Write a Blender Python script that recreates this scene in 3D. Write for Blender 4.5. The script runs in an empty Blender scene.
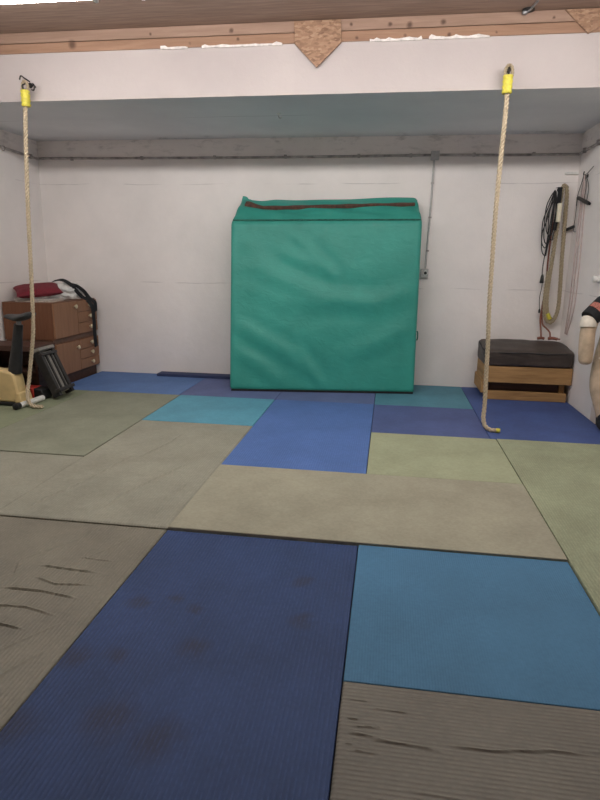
import bpy, math, random
import numpy as np
from mathutils import Vector, Matrix, Euler, noise as mnoise
random.seed(7)
sc = bpy.context.scene
COL = sc.collection
R = math.radians

# ------------------------------------------------------------------ helpers
class MB:
    """collects shapes and links them as ONE mesh object"""
    def __init__(self):
        self.v = []; self.f = []
    def add(self, vs, fs):
        o = len(self.v)
        self.v += [tuple(map(float, p)) for p in vs]
        self.f += [tuple(i + o for i in f) for f in fs]
        return self
    def box(self, lo, hi, M=None):
        x0, y0, z0 = lo; x1, y1, z1 = hi
        vs = [(x0,y0,z0),(x1,y0,z0),(x1,y1,z0),(x0,y1,z0),(x0,y0,z1),(x1,y0,z1),(x1,y1,z1),(x0,y1,z1)]
        if M is not None: vs = [M @ Vector(p) for p in vs]
        return self.add(vs, [(0,3,2,1),(4,5,6,7),(0,1,5,4),(1,2,6,5),(2,3,7,6),(3,0,4,7)])
    def prism(self, poly, axis, a, b, M=None):
        """poly in the two other axes (in order), extruded along axis from a to b"""
        n = len(poly)
        def mk(p, t):
            if axis == 0: return (t, p[0], p[1])
            if axis == 1: return (p[0], t, p[1])
            return (p[0], p[1], t)
        vs = [mk(p, a) for p in poly] + [mk(p, b) for p in poly]
        if M is not None: vs = [M @ Vector(p) for p in vs]
        fs = [tuple(range(n))[::-1], tuple(range(n, 2*n))]
        fs += [(i, (i+1) % n, n + (i+1) % n, n + i) for i in range(n)]
        return self.add(vs, fs)
    def tube(self, pts, r, n=8, closed=False, flat=None):
        P = [Vector(p) for p in pts]; m = len(P)
        rs = r if isinstance(r, (list, tuple)) else [r] * m
        T = []
        for i in range(m):
            a = P[(i-1) % m] if (closed or i > 0) else P[i]
            b = P[(i+1) % m] if (closed or i < m-1) else P[i]
            t = (b - a)
            T.append(t.normalized() if t.length > 1e-9 else Vector((0,0,1)))
        up = Vector((0,0,1)) if abs(T[0].z) < .9 else Vector((0,1,0))
        u = T[0].cross(up).normalized()
        vs = []
        for i in range(m):
            u = (u - T[i] * u.dot(T[i]))
            if u.length < 1e-6: u = T[i].cross(Vector((1,0,0)))
            u.normalize(); w = T[i].cross(u)
            for k in range(n):
                a = 2*math.pi*k/n
                vs.append(P[i] + rs[i]*(math.cos(a)*u + math.sin(a)*w))
        fs = []
        for i in range(m if closed else m-1):
            j = (i+1) % m
            for k in range(n):
                l = (k+1) % n
                fs.append((i*n+k, i*n+l, j*n+l, j*n+k))
        if not closed:
            fs.append(tuple(range(n))[::-1]); fs.append(tuple((m-1)*n + k for k in range(n)))
        return self.add(vs, fs)
    def lathe(self, prof, origin=(0,0,0), axis='z', n=20):
        vs = []; m = len(prof); o = Vector(origin)
        for r, h in prof:
            for k in range(n):
                a = 2*math.pi*k/n; c, s = r*math.cos(a), r*math.sin(a)
                vs.append(o + Vector({'z': (c, s, h), 'y': (c, h, s), 'x': (h, c, s)}[axis]))
        fs = [(i*n+k, i*n+(k+1) % n, (i+1)*n+(k+1) % n, (i+1)*n+k) for i in range(m-1) for k in range(n)]
        fs += [tuple(range(n))[::-1], tuple((m-1)*n+k for k in range(n))]
        return self.add(vs, fs)
    def rope(self, pts, R0=.018, pitch=.085, strands=3, n=7, step=.009):
        """laid rope: helical strands round a smooth path"""
        P = smooth(pts, step)
        L = 0; u = None
        paths = [[] for _ in range(strands)]
        for i, p in enumerate(P):
            t = (P[min(i+1, len(P)-1)] - P[max(i-1, 0)]).normalized()
            if u is None:
                u = t.cross(Vector((0,1,0)) if abs(t.y) < .9 else Vector((1,0,0))).normalized()
            u = (u - t*u.dot(t)).normalized(); w = t.cross(u)
            if i: L += (p - P[i-1]).length
            for s in range(strands):
                a = 2*math.pi*(s/strands + L/pitch)
                paths[s].append(p + (math.cos(a)*u + math.sin(a)*w) * R0*.58)
        for q in paths: self.tube(q, R0*.47, n)
        return self
    def build(self, name, mat, parent=None, smooth=None, bevel=0, seg=2, subsurf=0):
        me = bpy.data.meshes.new(name)
        me.from_pydata(self.v, [], self.f); me.update()
        me.materials.append(mat)
        o = bpy.data.objects.new(name, me); COL.objects.link(o)
        if parent is not None: o.parent = parent
        import bmesh
        bm = bmesh.new(); bm.from_mesh(me)
        bmesh.ops.recalc_face_normals(bm, faces=bm.faces); bm.to_mesh(me); bm.free()
        if bevel:
            b = o.modifiers.new('bevel', 'BEVEL'); b.width = bevel; b.segments = seg; b.limit_method = 'ANGLE'; b.angle_limit = R(35)
        if subsurf:
            s = o.modifiers.new('sub', 'SUBSURF'); s.levels = subsurf; s.render_levels = subsurf
        if smooth is not None or bevel:
            for p in me.polygons: p.use_smooth = True
            me.set_sharp_from_angle(angle=R(smooth if smooth is not None else 40))
        return o

def smooth(pts, step=.01):
    """Catmull-Rom through pts, resampled at about step"""
    P = [Vector(p) for p in pts]; out = []
    for i in range(len(P)-1):
        p0 = P[i-1] if i else P[0]*2 - P[1]
        p1, p2 = P[i], P[i+1]
        p3 = P[i+2] if i+2 < len(P) else P[-1]*2 - P[-2]
        n = max(2, int((p2-p1).length/step))
        for k in range(n):
            t = k/n
            out.append(.5*((2*p1) + (p2-p0)*t + (2*p0-5*p1+4*p2-p3)*t*t + (3*p1-p0-3*p2+p3)*t**3))
    out.append(P[-1]); return out

def empty(name, loc=(0,0,0), rot=(0,0,0)):
    o = bpy.data.objects.new(name, None); COL.objects.link(o)
    o.location = loc; o.rotation_euler = rot; o.empty_display_size = .05
    return o
def tag(o, label, cat, group=None, kind=None):
    o['label'] = label; o['category'] = cat
    if group: o['group'] = group
    if kind: o['kind'] = kind
    return o
def struct(o):
    o['kind'] = 'structure'; return o
def part_label(o, s):
    o['label'] = s; return o

def lin(c):
    return tuple(((x/255)/12.92 if x/255 <= .04045 else ((x/255+.055)/1.055)**2.4) for x in c) + (1,)

# ------------------------------------------------------------------ materials
class NT:
    def __init__(self, name, rough=.6, spec=.5):
        self.m = bpy.data.materials.new(name); self.m.use_nodes = True
        self.t = self.m.node_tree; self.t.nodes.clear()
        self.out = self.t.nodes.new('ShaderNodeOutputMaterial')
        self.b = self.t.nodes.new('ShaderNodeBsdfPrincipled')
        self.t.links.new(self.b.outputs[0], self.out.inputs[0])
        self.b.inputs['Roughness'].default_value = rough
        self.b.inputs['Specular IOR Level'].default_value = spec
        self.tc = None; self._bump = None
    def n(self, typ, **kw):
        x = self.t.nodes.new(typ)
        for k, v in kw.items(): setattr(x, k, v)
        return x
    def l(self, a, b): self.t.links.new(a, b)
    def obj(self):
        if self.tc is None: self.tc = self.n('ShaderNodeTexCoord')
        return self.tc.outputs['Object']
    def map(self, scale=(1,1,1), rot=(0,0,0), loc=(0,0,0)):
        m = self.n('ShaderNodeMapping'); self.l(self.obj(), m.inputs[0])
        m.inputs['Scale'].default_value = scale; m.inputs['Rotation'].default_value = rot; m.inputs['Location'].default_value = loc
        return m.outputs[0]
    def noise(self, scale, detail=3, vec=None, rough=.5, dist=0):
        x = self.n('ShaderNodeTexNoise'); self.l(vec if vec is not None else self.obj(), x.inputs['Vector'])
        x.inputs['Scale'].default_value = scale; x.inputs['Detail'].default_value = detail
        x.inputs['Roughness'].default_value = rough; x.inputs['Distortion'].default_value = dist
        return x.outputs['Fac']
    def ramp(self, fac, stops):
        x = self.n('ShaderNodeValToRGB'); self.l(fac, x.inputs[0]); e = x.color_ramp.elements
        while len(e) < len(stops): e.new(.5)
        for i, (p, c) in enumerate(stops):
            e[i].position = p; e[i].color = c if len(c) == 4 else lin(c)
        return x.outputs[0]
    def math(self, op, a, b=None, c=None, clamp=False):
        x = self.n('ShaderNodeMath', operation=op); x.use_clamp = clamp
        for i, v in enumerate((a, b, c)):
            if v is None: continue
            if isinstance(v, (int, float)): x.inputs[i].default_value = v
            else: self.l(v, x.inputs[i])
        return x.outputs[0]
    def mix(self, fac, a, b, mode='MIX'):
        x = self.n('ShaderNodeMix', data_type='RGBA', blend_type=mode)
        for i, v in ((0, fac), (6, a), (7, b)):
            if isinstance(v, (int, float)): x.inputs[i].default_value = v
            elif isinstance(v, tuple): x.inputs[i].default_value = v if len(v) == 4 else lin(v)
            else: self.l(v, x.inputs[i])
        return x.outputs[2]
    def sep(self):
        x = self.n('ShaderNodeSeparateXYZ'); self.l(self.obj(), x.inputs[0]); return x.outputs
    def smoothstep(self, v, a, b):
        x = self.n('ShaderNodeMapRange', interpolation_type='SMOOTHSTEP'); self.l(v, x.inputs[0])
        x.inputs[1].default_value = a; x.inputs[2].default_value = b
        x.inputs[3].default_value = 0; x.inputs[4].default_value = 1
        return x.outputs[0]
    def color(self, c):
        if isinstance(c, tuple): self.b.inputs['Base Color'].default_value = c if len(c) == 4 else lin(c)
        else: self.l(c, self.b.inputs['Base Color'])
    def bump(self, h, strength=.3, dist=.01):
        x = self.n('ShaderNodeBump'); x.inputs['Strength'].default_value = strength; x.inputs['Distance'].default_value = dist
        self.l(h, x.inputs['Height'])
        if self._bump is not None: self.l(self._bump, x.inputs['Normal'])
        self._bump = x.outputs[0]; self.l(self._bump, self.b.inputs['Normal'])
    def spots(self, pts, edge=.5, warp=.06, wscale=9):
        """mask of soft irregular blotches at (x, y[, z], radius) given in object space"""
        nz = self.n('ShaderNodeTexNoise'); self.l(self.obj(), nz.inputs['Vector']); nz.inputs['Scale'].default_value = wscale; nz.inputs['Detail'].default_value = 4
        sub = self.n('ShaderNodeVectorMath', operation='SUBTRACT'); self.l(nz.outputs['Color'], sub.inputs[0]); sub.inputs[1].default_value = (.5,.5,.5)
        sca = self.n('ShaderNodeVectorMath', operation='SCALE'); self.l(sub.outputs[0], sca.inputs[0]); sca.inputs['Scale'].default_value = warp
        add = self.n('ShaderNodeVectorMath', operation='ADD'); self.l(self.obj(), add.inputs[0]); self.l(sca.outputs[0], add.inputs[1])
        tot = None
        for p in pts:
            d = self.n('ShaderNodeVectorMath', operation='DISTANCE'); self.l(add.outputs[0], d.inputs[0]); d.inputs[1].default_value = p[:3]
            s = self.smoothstep(d.outputs['Value'], p[3], p[3]*edge)
            tot = s if tot is None else self.math('MAXIMUM', tot, s)
        return tot

def simple(name, c, rough=.6, var=.12, scale=30, bump=.0, metal=0, spec=.5, bscale=None):
    n = NT(name, rough, spec)
    d = tuple(max(0, int(x*(1-var))) for x in c); e = tuple(min(255, int(x*(1+var*.6))) for x in c)
    n.color(n.ramp(n.noise(scale, 4), [(.3, d), (.7, e)]))
    n.b.inputs['Metallic'].default_value = metal
    if bump: n.bump(n.noise(bscale or scale*4, 3), bump, .004)
    return n.m

def wall_paint(name, base, lines=True):
    n = NT(name, .75, .3)
    d = tuple(int(x*.95) for x in base)
    col = n.ramp(n.noise(1.3, 5, rough=.6), [(.3, d), (.7, base)])
    s = n.sep()
    if lines:
        # faint joint lines of the block courses, broken up
        wob = n.math('MULTIPLY', n.math('SUBTRACT', n.noise(1.5, 3), .5), .05)
        zz = n.math('ADD', s[2], wob)
        m = None
        for z in (1.10, 2.20):
            k = n.smoothstep(n.math('ABSOLUTE', n.math('SUBTRACT', zz, z)), .006, .002)
            m = k if m is None else n.math('MAXIMUM', m, k)
        m = n.math('MULTIPLY', m, n.smoothstep(n.noise(3.1, 2), .42, .6))
        col = n.mix(n.math('MULTIPLY', m, .3), col, (120,112,112))
        # grime gathered high up in the corner under the soffit
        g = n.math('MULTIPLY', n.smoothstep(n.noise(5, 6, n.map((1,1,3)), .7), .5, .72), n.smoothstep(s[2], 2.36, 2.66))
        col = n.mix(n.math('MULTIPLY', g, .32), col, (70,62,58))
    n.color(col)
    n.bump(n.noise(22, 6, rough=.65), .22, .012)
    n.bump(n.noise(3, 3), .25, .02)
    return n.m

def mat_vinyl(name, base, ribs='y', rough=.5, var=.08, stains=None, depth=.5, period=.016, scuff=.25):
    """embossed straw-pattern vinyl of a judo mat"""
    n = NT(name, rough+.15, .25)
    d = tuple(int(x*(1-var)) for x in base); e = tuple(min(255, int(x*(1+var))) for x in base)
    col = n.ramp(n.noise(2.2, 6, rough=.65), [(.3, d), (.7, e)])
    fine = n.ramp(n.noise(60, 3), [(.35, (236,236,236)), (.65, (255,255,255))])
    col = n.mix(.6, col, fine, 'MULTIPLY')
    sm = n.smoothstep(n.noise(2.6, 7, n.map((1.0,1.7,1), loc=(3.1,1.7,0)), .72), .56, .78)
    col = n.mix(n.math('MULTIPLY', sm, scuff), col, tuple(int(x*.6) for x in base))
    if stains:
        col = n.mix(n.math('MULTIPLY', n.spots(stains, .15, .12, 10), .48), col, (50,44,46))
    s = n.sep(); a = s[0] if ribs == 'y' else s[1]; b = s[1] if ribs == 'y' else s[0]
    h = n.math('SINE', n.math('MULTIPLY', a, 2*math.pi/period))
    brk = n.noise(1, 2, n.map((30,240,30) if ribs == 'x' else (240,30,30)))
    wear_glint = n.smoothstep(n.noise(40, 3), .3, .7)
    h2 = n.math('MULTIPLY', h, n.math('ADD', n.math('MULTIPLY', wear_glint, .6), .4))
    col = n.mix(n.math('MULTIPLY', n.math('MULTIPLY', n.smoothstep(h, .1, 1), wear_glint), min(.5,.42*depth)), col, tuple(min(255, int(x*1.25)+12) for x in base))  # highlights on the rib tops painted into the colour, broken up by noise
    n.color(col)
    n.bump(h2, depth*.9, .002)
    n.bump(n.noise(160, 2), .08, .002)
    return n.m

def wood(name, c1, c2, axis=0, knots=None, scale=1., rough=.65, bump=.15):
    n = NT(name, rough, .3)
    st = [14, 14, 14]; st[axis] = 1.1
    v = n.map(tuple(x*scale for x in st))
    g = n.noise(1.6, 7, v, .62, .6)
    col = n.ramp(g, [(.28, c1), (.72, c2)])
    if knots:
        col = n.mix(n.math('MULTIPLY', n.spots(knots, .2, .03, 14), .75), col, (62,42,34))
    n.color(col); n.bump(g, bump, .006)
    return n.m

def chipboard(name, a, b, c, scale=9):
    n = NT(name, .7, .3)
    v = n.n('ShaderNodeTexVoronoi'); v.inputs['Scale'].default_value = scale*2; v.inputs['Randomness'].default_value = 1
    w = n.noise(scale*.6, 4, dist=2.)
    mp = n.n('ShaderNodeMapping'); n.l(n.obj(), mp.inputs[0]); mp.inputs['Scale'].default_value = (1,2.2,2.2)
    n.l(mp.outputs[0], v.inputs['Vector'])
    hue = n.n('ShaderNodeSeparateColor'); n.l(v.outputs['Color'], hue.inputs[0])
    f = n.math('ADD', n.math('MULTIPLY', hue.outputs[0], .45), n.math('MULTIPLY', w, .55))
    n.color(n.ramp(f, [(.2, a), (.5, b), (.8, c)])); n.bump(f, .25, .006)
    return n.m

M = {}
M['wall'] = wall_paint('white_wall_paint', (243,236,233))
M['wall_plain'] = wall_paint('white_paint', (240,234,231), False)
M['beam'] = wall_paint('beam_paint', (190,181,179), False)
def soffit_mat():
    n = NT('soffit_paint', .8, .3)
    col = n.ramp(n.noise(1.1, 5, rough=.6), [(.3, (212,212,214)), (.7, (226,226,227))])
    s = n.sep()
    wob = n.math('MULTIPLY', n.math('SUBTRACT', n.noise(2, 3), .5), .04)
    y = n.math('ADD', s[1], wob)
    m = n.smoothstep(n.math('ABSOLUTE', n.math('SUBTRACT', y, 3.08)), .006, .002)
    m = n.math('MULTIPLY', m, n.smoothstep(n.noise(1.1, 2), .4, .6))
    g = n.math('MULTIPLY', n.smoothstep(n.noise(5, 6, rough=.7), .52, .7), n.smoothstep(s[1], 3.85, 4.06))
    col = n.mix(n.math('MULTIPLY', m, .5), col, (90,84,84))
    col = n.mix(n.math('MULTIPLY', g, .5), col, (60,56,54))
    n.color(col); n.bump(n.noise(18, 6, rough=.65), .2, .01); return n.m
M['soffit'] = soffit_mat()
M['concrete'] = simple('concrete_floor', (92,88,84), .9, .15, 6, .3)
M['osb_ceiling'] = wood('chipboard_ceiling', (128,106,94), (160,136,122), 0, None, 1.6, .75, .12)
M['osb'] = chipboard('pressed_chipboard', (118,90,72), (150,118,96), (172,142,118), 16)
KN = [(-1.62,2.38,3.10,.05),(-.93,2.38,3.15,.018),(-.25,2.38,3.15,.028),(-.2,2.38,3.09,.02),(.7,2.38,3.16,.02),(1.0,2.38,3.15,.025),(1.15,2.38,3.14,.035),(1.4,2.38,3.15,.03),(.75,2.38,3.07,.02),(1.12,2.38,3.07,.02),(1.45,2.38,3.06,.025),(2.2,2.38,3.15,.018),(-.6,2.38,3.07,.02),(-2.3,2.38,3.15,.025),(1.8,2.38,3.07,.016)]
M['plank'] = wood('pine_plank', (140,114,98), (166,138,122), 0, KN)
M['plank2'] = wood('pine_plank_lower', (138,106,86), (166,132,110), 0, KN)
M['flake'] = simple('plaster_flake', (226,220,216), .8)
M['lamp_body'] = simple('white_enamel', (228,228,226), .4, .03)
def emis(name, c, s):
    n = NT(name); n.color(c)
    n.b.inputs['Emission Color'].default_value = c; n.b.inputs['Emission Strength'].default_value = s
    return n.m
LAMP = 26.0
M['tube'] = emis('lit_diffuser', (1,.965,.93,1), LAMP)
M['galv'] = simple('galvanised_steel', (150,150,152), .4, .12, 40, 0, .8)
M['dark_steel'] = simple('dark_steel', (62,60,60), .45, .2, 40, 0, .7)
M['pipe'] = simple('old_grey_conduit', (170,163,160), .6, .25, 12, .1)
M['greypl'] = simple('grey_plastic', (186,183,182), .5, .06)
M['whitepl'] = simple('white_plastic', (226,224,220), .45, .04)
M['black'] = simple('black_plastic', (30,30,32), .5, .2, 60)
M['blackcloth'] = simple('black_cloth', (26,27,31), .85, .25, 80, .3)
M['rope'] = simple('hemp', (198,182,156), .85, .2, 120, .5)
M['rope2'] = simple('hemp_worn', (172,157,130), .85, .2, 120, .5)
M['tape'] = simple('yellow_tape', (212,200,72), .5, .1, 60, .2)
M['redrope'] = simple('russet_cord', (136,84,68), .85, .25, 120, .4)
M['bag_white'] = None
M['wood_box'] = wood('rough_sawn_timber', (138,104,68), (188,148,98), 0, [(2.55,3.44,.29,.025),(2.75,3.44,.24,.02)], 1, .75, .3)
M['wood_box_y'] = wood('rough_sawn_timber_end', (138,104,68), (188,148,98), 1, None, 1, .75, .3)
M['leather'] = simple('dark_brown_leatherette', (66,57,52), .5, .2, 9, .25, 0, .4, 200)
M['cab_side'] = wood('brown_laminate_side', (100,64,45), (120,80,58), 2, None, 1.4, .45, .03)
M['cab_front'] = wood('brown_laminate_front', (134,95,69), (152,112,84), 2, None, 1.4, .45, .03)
M['cab_gap'] = simple('worn_brown_board', (112,86,72), .6, .1, 20)
M['bench'] = wood('dark_brown_board', (62,42,36), (88,62,52), 0, None, 1.4, .5, .05)
M['brass'] = simple('pale_brass', (236,222,188), .3, .08, 40, 0, .4)
M['cream'] = simple('cream_plastic', (214,188,136), .45, .08, 8)
M['saddle'] = simple('grey_vinyl', (58,57,58), .6, .15, 40, .2)
M['red'] = simple('red_plastic', (178,52,40), .45, .12, 20)
M['step_grey'] = simple('step_grey', (140,136,130), .55, .1, 30)
M['step_dark'] = simple('step_dark', (44,42,42), .55, .15, 30)
M['cush_red'] = simple('dark_red_cloth', (112,26,40), .85, .15, 60, .3)
M['paper'] = simple('paper', (196,186,176), .8, .15, 40)
M['paper2'] = simple('printed_paper', (150,132,124), .7, .35, 30)
M['dummy'] = simple('tan_canvas', (198,176,152), .8, .1, 14, .25, 0, .3, 90)
M['dummy_cream'] = simple('cream_canvas', (226,218,204), .8, .06, 20, .2)
M['patch'] = simple('faded_red_print', (166,104,92), .8, .3, 110)
M['zip'] = simple('brown_zip_tape', (92,62,52), .8, .25, 30)
M['seam'] = simple('green_seam', (60,120,106), .8, .2, 30)
M['under'] = simple('black_rubber_sheet', (24,26,28), .9, .2, 30)
M['pinkband'] = simple('pale_pink_rubber', (196,176,172), .6, .1, 20)
def plastic_bag():
    n = NT('thin_white_plastic', .35, .5); n.color(n.ramp(n.noise(9, 4), [(.3, (204,202,198)), (.7, (236,234,230))]))
    n.bump(n.noise(24, 4, dist=1.5), .6, .02); return n.m
M['bag_white'] = plastic_bag()
def green_vinyl():
    n = NT('green_tarpaulin', .5, .4)
    col = n.ramp(n.noise(1.6, 6, rough=.65), [(.3, (46,136,123)), (.7, (58,155,141))])
    col = n.mix(n.math('MULTIPLY', n.smoothstep(n.noise(5, 7, rough=.75), .56, .76), .35), col, (84,150,136))
    n.color(col)
    n.bump(n.noise(7, 5, n.map((1,1,1.8)), .6, .6), .28, .02)
    n.bump(n.noise(220, 2), .1, .002)
    return n.m
M['green'] = green_vinyl()

# ------------------------------------------------------------------ the room
XL, XR, XR2, YB, YF, YW, ZS, ZC, ZF = -3.03, 2.965, 3.7, 4.07, -5.2, 2.82, 2.675, 3.2, -.04
BY = 2.40
def wallbox(name, lo, hi, mat): return struct(MB().box(lo, hi).build(name, mat))
wallbox('floor', (XL-.2, YF-.2, ZF-.1), (XR2+.2, YB+.2, ZF), M['concrete'])
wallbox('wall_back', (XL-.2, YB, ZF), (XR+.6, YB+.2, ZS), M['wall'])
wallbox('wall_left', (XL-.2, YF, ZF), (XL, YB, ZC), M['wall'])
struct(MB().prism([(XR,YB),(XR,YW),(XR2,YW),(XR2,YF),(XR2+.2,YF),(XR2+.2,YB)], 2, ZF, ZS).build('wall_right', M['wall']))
wallbox('wall_right.001', (XR2, YF, ZS), (XR2+.2, BY, ZC), M['wall_plain'])
wallbox('wall_front', (XL-.2, YF-.2, ZF), (XR2+.2, YF, ZC), M['wall_plain'])
wallbox('ceiling', (XL-.2, YF-.2, ZC), (XR2+.2, YB+.2, ZC+.1), M['osb_ceiling'])
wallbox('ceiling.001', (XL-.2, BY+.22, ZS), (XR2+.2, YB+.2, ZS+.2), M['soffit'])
# concrete lintel: its front is painted white, its underside grey like the soffit
lint = MB().box((XL-.2, BY, ZS), (XR2+.2, BY+.22, 3.055)).build('trim_1', M['beam'])
lint.data.materials.append(M['soffit'])
for p in lint.data.polygons:
    if p.normal.z < -.9: p.material_index = 1
struct(lint)
struct(MB().box((XL, BY-.012, 3.045), (XR2, BY+.2, 3.118)).build('trim_2', M['plank2'], bevel=.004))
struct(MB().box((XL, BY-.018, 3.121), (XR2, BY+.2, ZC)).build('trim_3', M['plank'], bevel=.004))
def flakes(x0, x1, seed):
    random.seed(seed); x = x0; poly = []
    while x < x1:
        poly.append((x, 3.05 + max(0, random.gauss(.001, .008)))); x += random.uniform(.012, .05)
    poly.append((x1, 3.046)); poly += [(x1, 3.036), (x0, 3.036)]
    return poly
fl = MB()
for a, b, s in ((-.85,-.62,1),(-.5,-.02,3),(-.02,.16,5),(.85,1.25,6),(1.3,1.75,8)): fl.prism(flakes(a,b,s), 1, BY-.016, BY+.01)
struct(fl.build('trim_4', M['flake']))

def gusset(poly, label):
    o = MB().prism(poly, 1, BY-.034, BY-.0185).build('chipboard_plate', M['osb'], bevel=.002)
    tag(o, label, 'plate', 'pointed chipboard plates on the beam')
gusset([(.255,3.195),(.622,3.195),(.632,3.035),(.44,2.86),(.262,3.035)], 'pointed chipboard plate over the middle of the beam, tip on white paint')
gusset([(2.27,3.195),(2.45,3.03),(2.53,3.08),(2.64,3.195)], 'triangular chipboard plate at the right end of the beam timber')

# ------------------------------------------------------------------ strip lamps
def lamp(x0, x1, y, label, zl=2.892):
    r = empty('strip_lamp', ((x0+x1)/2, y, zl)); h = (x1-x0)/2
    MB().box((-h, -.045, .05), (h, .045, .085)).build('housing', M['lamp_body'], r, bevel=.006)
    prof = [(.05*math.sin(a), .05 - .05*math.cos(a)) for a in [R(q) for q in range(-118, 119, 14)]]
    MB().prism(prof, 0, -h+.02, h-.02).build('diffuser', M['tube'], r)
    for s in (-1, 1):
        MB().box((s*h-.012, -.055, -.004), (s*h+.012, .055, .088)).build('end_cap', M['lamp_body'], r, bevel=.006)
        MB().tube([(s*h*.7, 0, .08), (s*h*.7, 0, ZC-zl)], .004, 6).build('hanger', M['galv'], r)
    return tag(r, label, 'lamp', 'strip lamps hung below the ceiling')
lamp(-2.32, -.76, 1.06, 'lit strip lamp hanging at the top left corner of the photo')
lamp(-.46, 1.10, 1.06, 'lit strip lamp hanging over the middle of the room')
lamp(1.4, 2.96, 1.06, 'lit strip lamp hanging towards the right wall')

# ------------------------------------------------------------------ judo mats
T = .04
def creases(X, Y, lines):
    h = np.zeros_like(X)
    for pts, w, a in lines:
        w = w*.62
        best = np.full_like(X, 9.); tt = np.zeros_like(X); side = np.zeros_like(X); L = len(pts)-1
        for i in range(L):
            (x0, y0), (x1, y1) = pts[i], pts[i+1]
            dx, dy = x1-x0, y1-y0; q = dx*dx+dy*dy
            t = np.clip(((X-x0)*dx+(Y-y0)*dy)/q, 0, 1)
            d = np.hypot(X-x0-t*dx, Y-y0-t*dy)
            m = d < best; best[m] = d[m]; tt[m] = ((i+t)/L)[m]
            side[m] = (np.sign((X-x0)*dy-(Y-y0)*dx))[m]
        fade = np.clip(np.sin(np.pi*np.clip(tt, .02, .98))*2.2, 0, 1)
        g = np.exp(-(best/w)**2)
        # a pinched fold: a ridge with a sharp step on one side
        h += .55*a*fade*(np.exp(-(best/(.75*w))**2) - .45*np.exp(-((best-.8*w)/(.5*w))**2)*(side > 0))
    return h
def judo_mat(x0, x1, y0, y1, mat, label, top=0., lines=None, res=.01, soft=0):
    g = .0024
    x0 += g; x1 -= g; y0 += g; y1 -= g
    cx, cy = (x0+x1)/2, (y0+y1)/2
    if lines:
        nx = int((x1-x0)/res); ny = int((y1-y0)/res)
        xs = np.linspace(x0, x1, nx+1); ys = np.linspace(y0, y1, ny+1)
        X, Y = np.meshgrid(xs, ys)
        H = creases(X, Y, lines)
        if soft:
            H = H + soft*np.array([[mnoise.fractal(Vector((x*2.2, y*5, 3.3)), 1, 2, 4) for x in xs] for y in ys])
        ex = np.minimum(X-x0, x1-X); ey = np.minimum(Y-y0, y1-Y); e = np.minimum(ex, ey)
        H = H*np.clip(e/.03, 0, 1) - .006*np.clip(1-e/.012, 0, 1)**2
        H = np.maximum(H, -.012)
        vs = [(X[j,i]-cx, Y[j,i]-cy, T+top+H[j,i]) for j in range(ny+1) for i in range(nx+1)]
        W = nx+1
        fs = [(j*W+i, j*W+i+1, (j+1)*W+i+1, (j+1)*W+i) for j in range(ny) for i in range(nx)]
        ring = [i for i in range(W)] + [j*W+nx for j in range(1, ny+1)] + [ny*W+i for i in range(nx-1, -1, -1)] + [j*W for j in range(ny-1, 0, -1)]
        b = len(vs); vs += [(vs[k][0], vs[k][1], 0) for k in ring]; n = len(ring)
        fs += [(ring[k], b+k, b+(k+1) % n, ring[(k+1) % n]) for k in range(n)]
        fs.append(tuple(b+k for k in range(n)))
        o = MB().add(vs, fs).build('judo_mat', mat, smooth=50)
    else:
        o = MB().box((x0-cx, y0-cy, 0), (x1-cx, y1-cy, T+top)).build('judo_mat', mat, bevel=.004, seg=3)
    o.location = (cx, cy, ZF)
    return tag(o, label, 'mat', 'judo mats on the floor')

stA = [(-.37,-.26+.62,.028,.05),(-.22,.38,.028,.05),(-.45,-.02,.028,.09),(-.30,.02,.028,.075),(-.2,-.28,.028,.13),(-.02,-.33,.028,.12),(-.36,.33,.028,.07),(-.05,.1,.028,.1),(-.5,-.35,.028,.12),(.28,.62,.028,.07),(.3,.33,.028,.08),(-.12,.33,.028,.06)]
stA = [(x, y, .03, r) for x, y, _, r in stA]
m_navy = mat_vinyl('navy_vinyl', (52,70,111), 'y', .5, .1, stA, .7)
m_teal = mat_vinyl('teal_vinyl', (76,121,155), 'y', .55, .06, None, .2, .01, .15)
m_beige = mat_vinyl('beige_vinyl', (156,152,134), 'x', .55, .07, None, .2, .012, .2)
m_sage = mat_vinyl('sage_vinyl', (158,162,134), 'x', .55, .06, None, .2, .012, .18)
m_sage2 = mat_vinyl('sage_ribbed_vinyl', (148,153,127), 'y', .5, .08, None, .5, .016, .25)
m_olive = mat_vinyl('olive_vinyl', (145,143,129), 'y', .5, .07, None, .4, .016, .2)
m_olive2 = mat_vinyl('olive_grey_vinyl', (134,136,119), 'y', .55, .08, None, .3, .016, .22)
m_moss = mat_vinyl('moss_vinyl', (130,136,112), 'y', .55, .08, None, .25, .016, .22)
m_grey = mat_vinyl('grey_brown_vinyl', (126,121,108), 'y', .36, .1, None, .48, .016, .25)
m_grey2 = mat_vinyl('grey_brown_vinyl_across', (118,113,104), 'x', .36, .08, None, .48, .016, .25)
m_blue = mat_vinyl('bright_blue_vinyl', (84,112,170), 'y', .55, .06, None, .4, .016, .15)
m_indigo = mat_vinyl('indigo_vinyl', (82,94,140), 'x', .5, .08, None, .15, .016, .2)
m_indigo2 = mat_vinyl('royal_vinyl', (72,90,142), 'x', .5, .08, None, .15, .016, .25)
m_teal2 = mat_vinyl('dusky_teal_vinyl', (84,134,152), 'x', .5, .08, None, .15, .012, .25)
m_teal3 = mat_vinyl('turquoise_vinyl', (92,152,174), 'x', .5, .06, None, .15, .012, .15)
m_sky = mat_vinyl('mid_blue_vinyl', (88,118,168), 'x', .5, .07, None, .15, .016, .2)
m_slate = mat_vinyl('slate_blue_vinyl', (96,106,148), 'x', .5, .08, None, .15, .016, .2)

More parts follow.
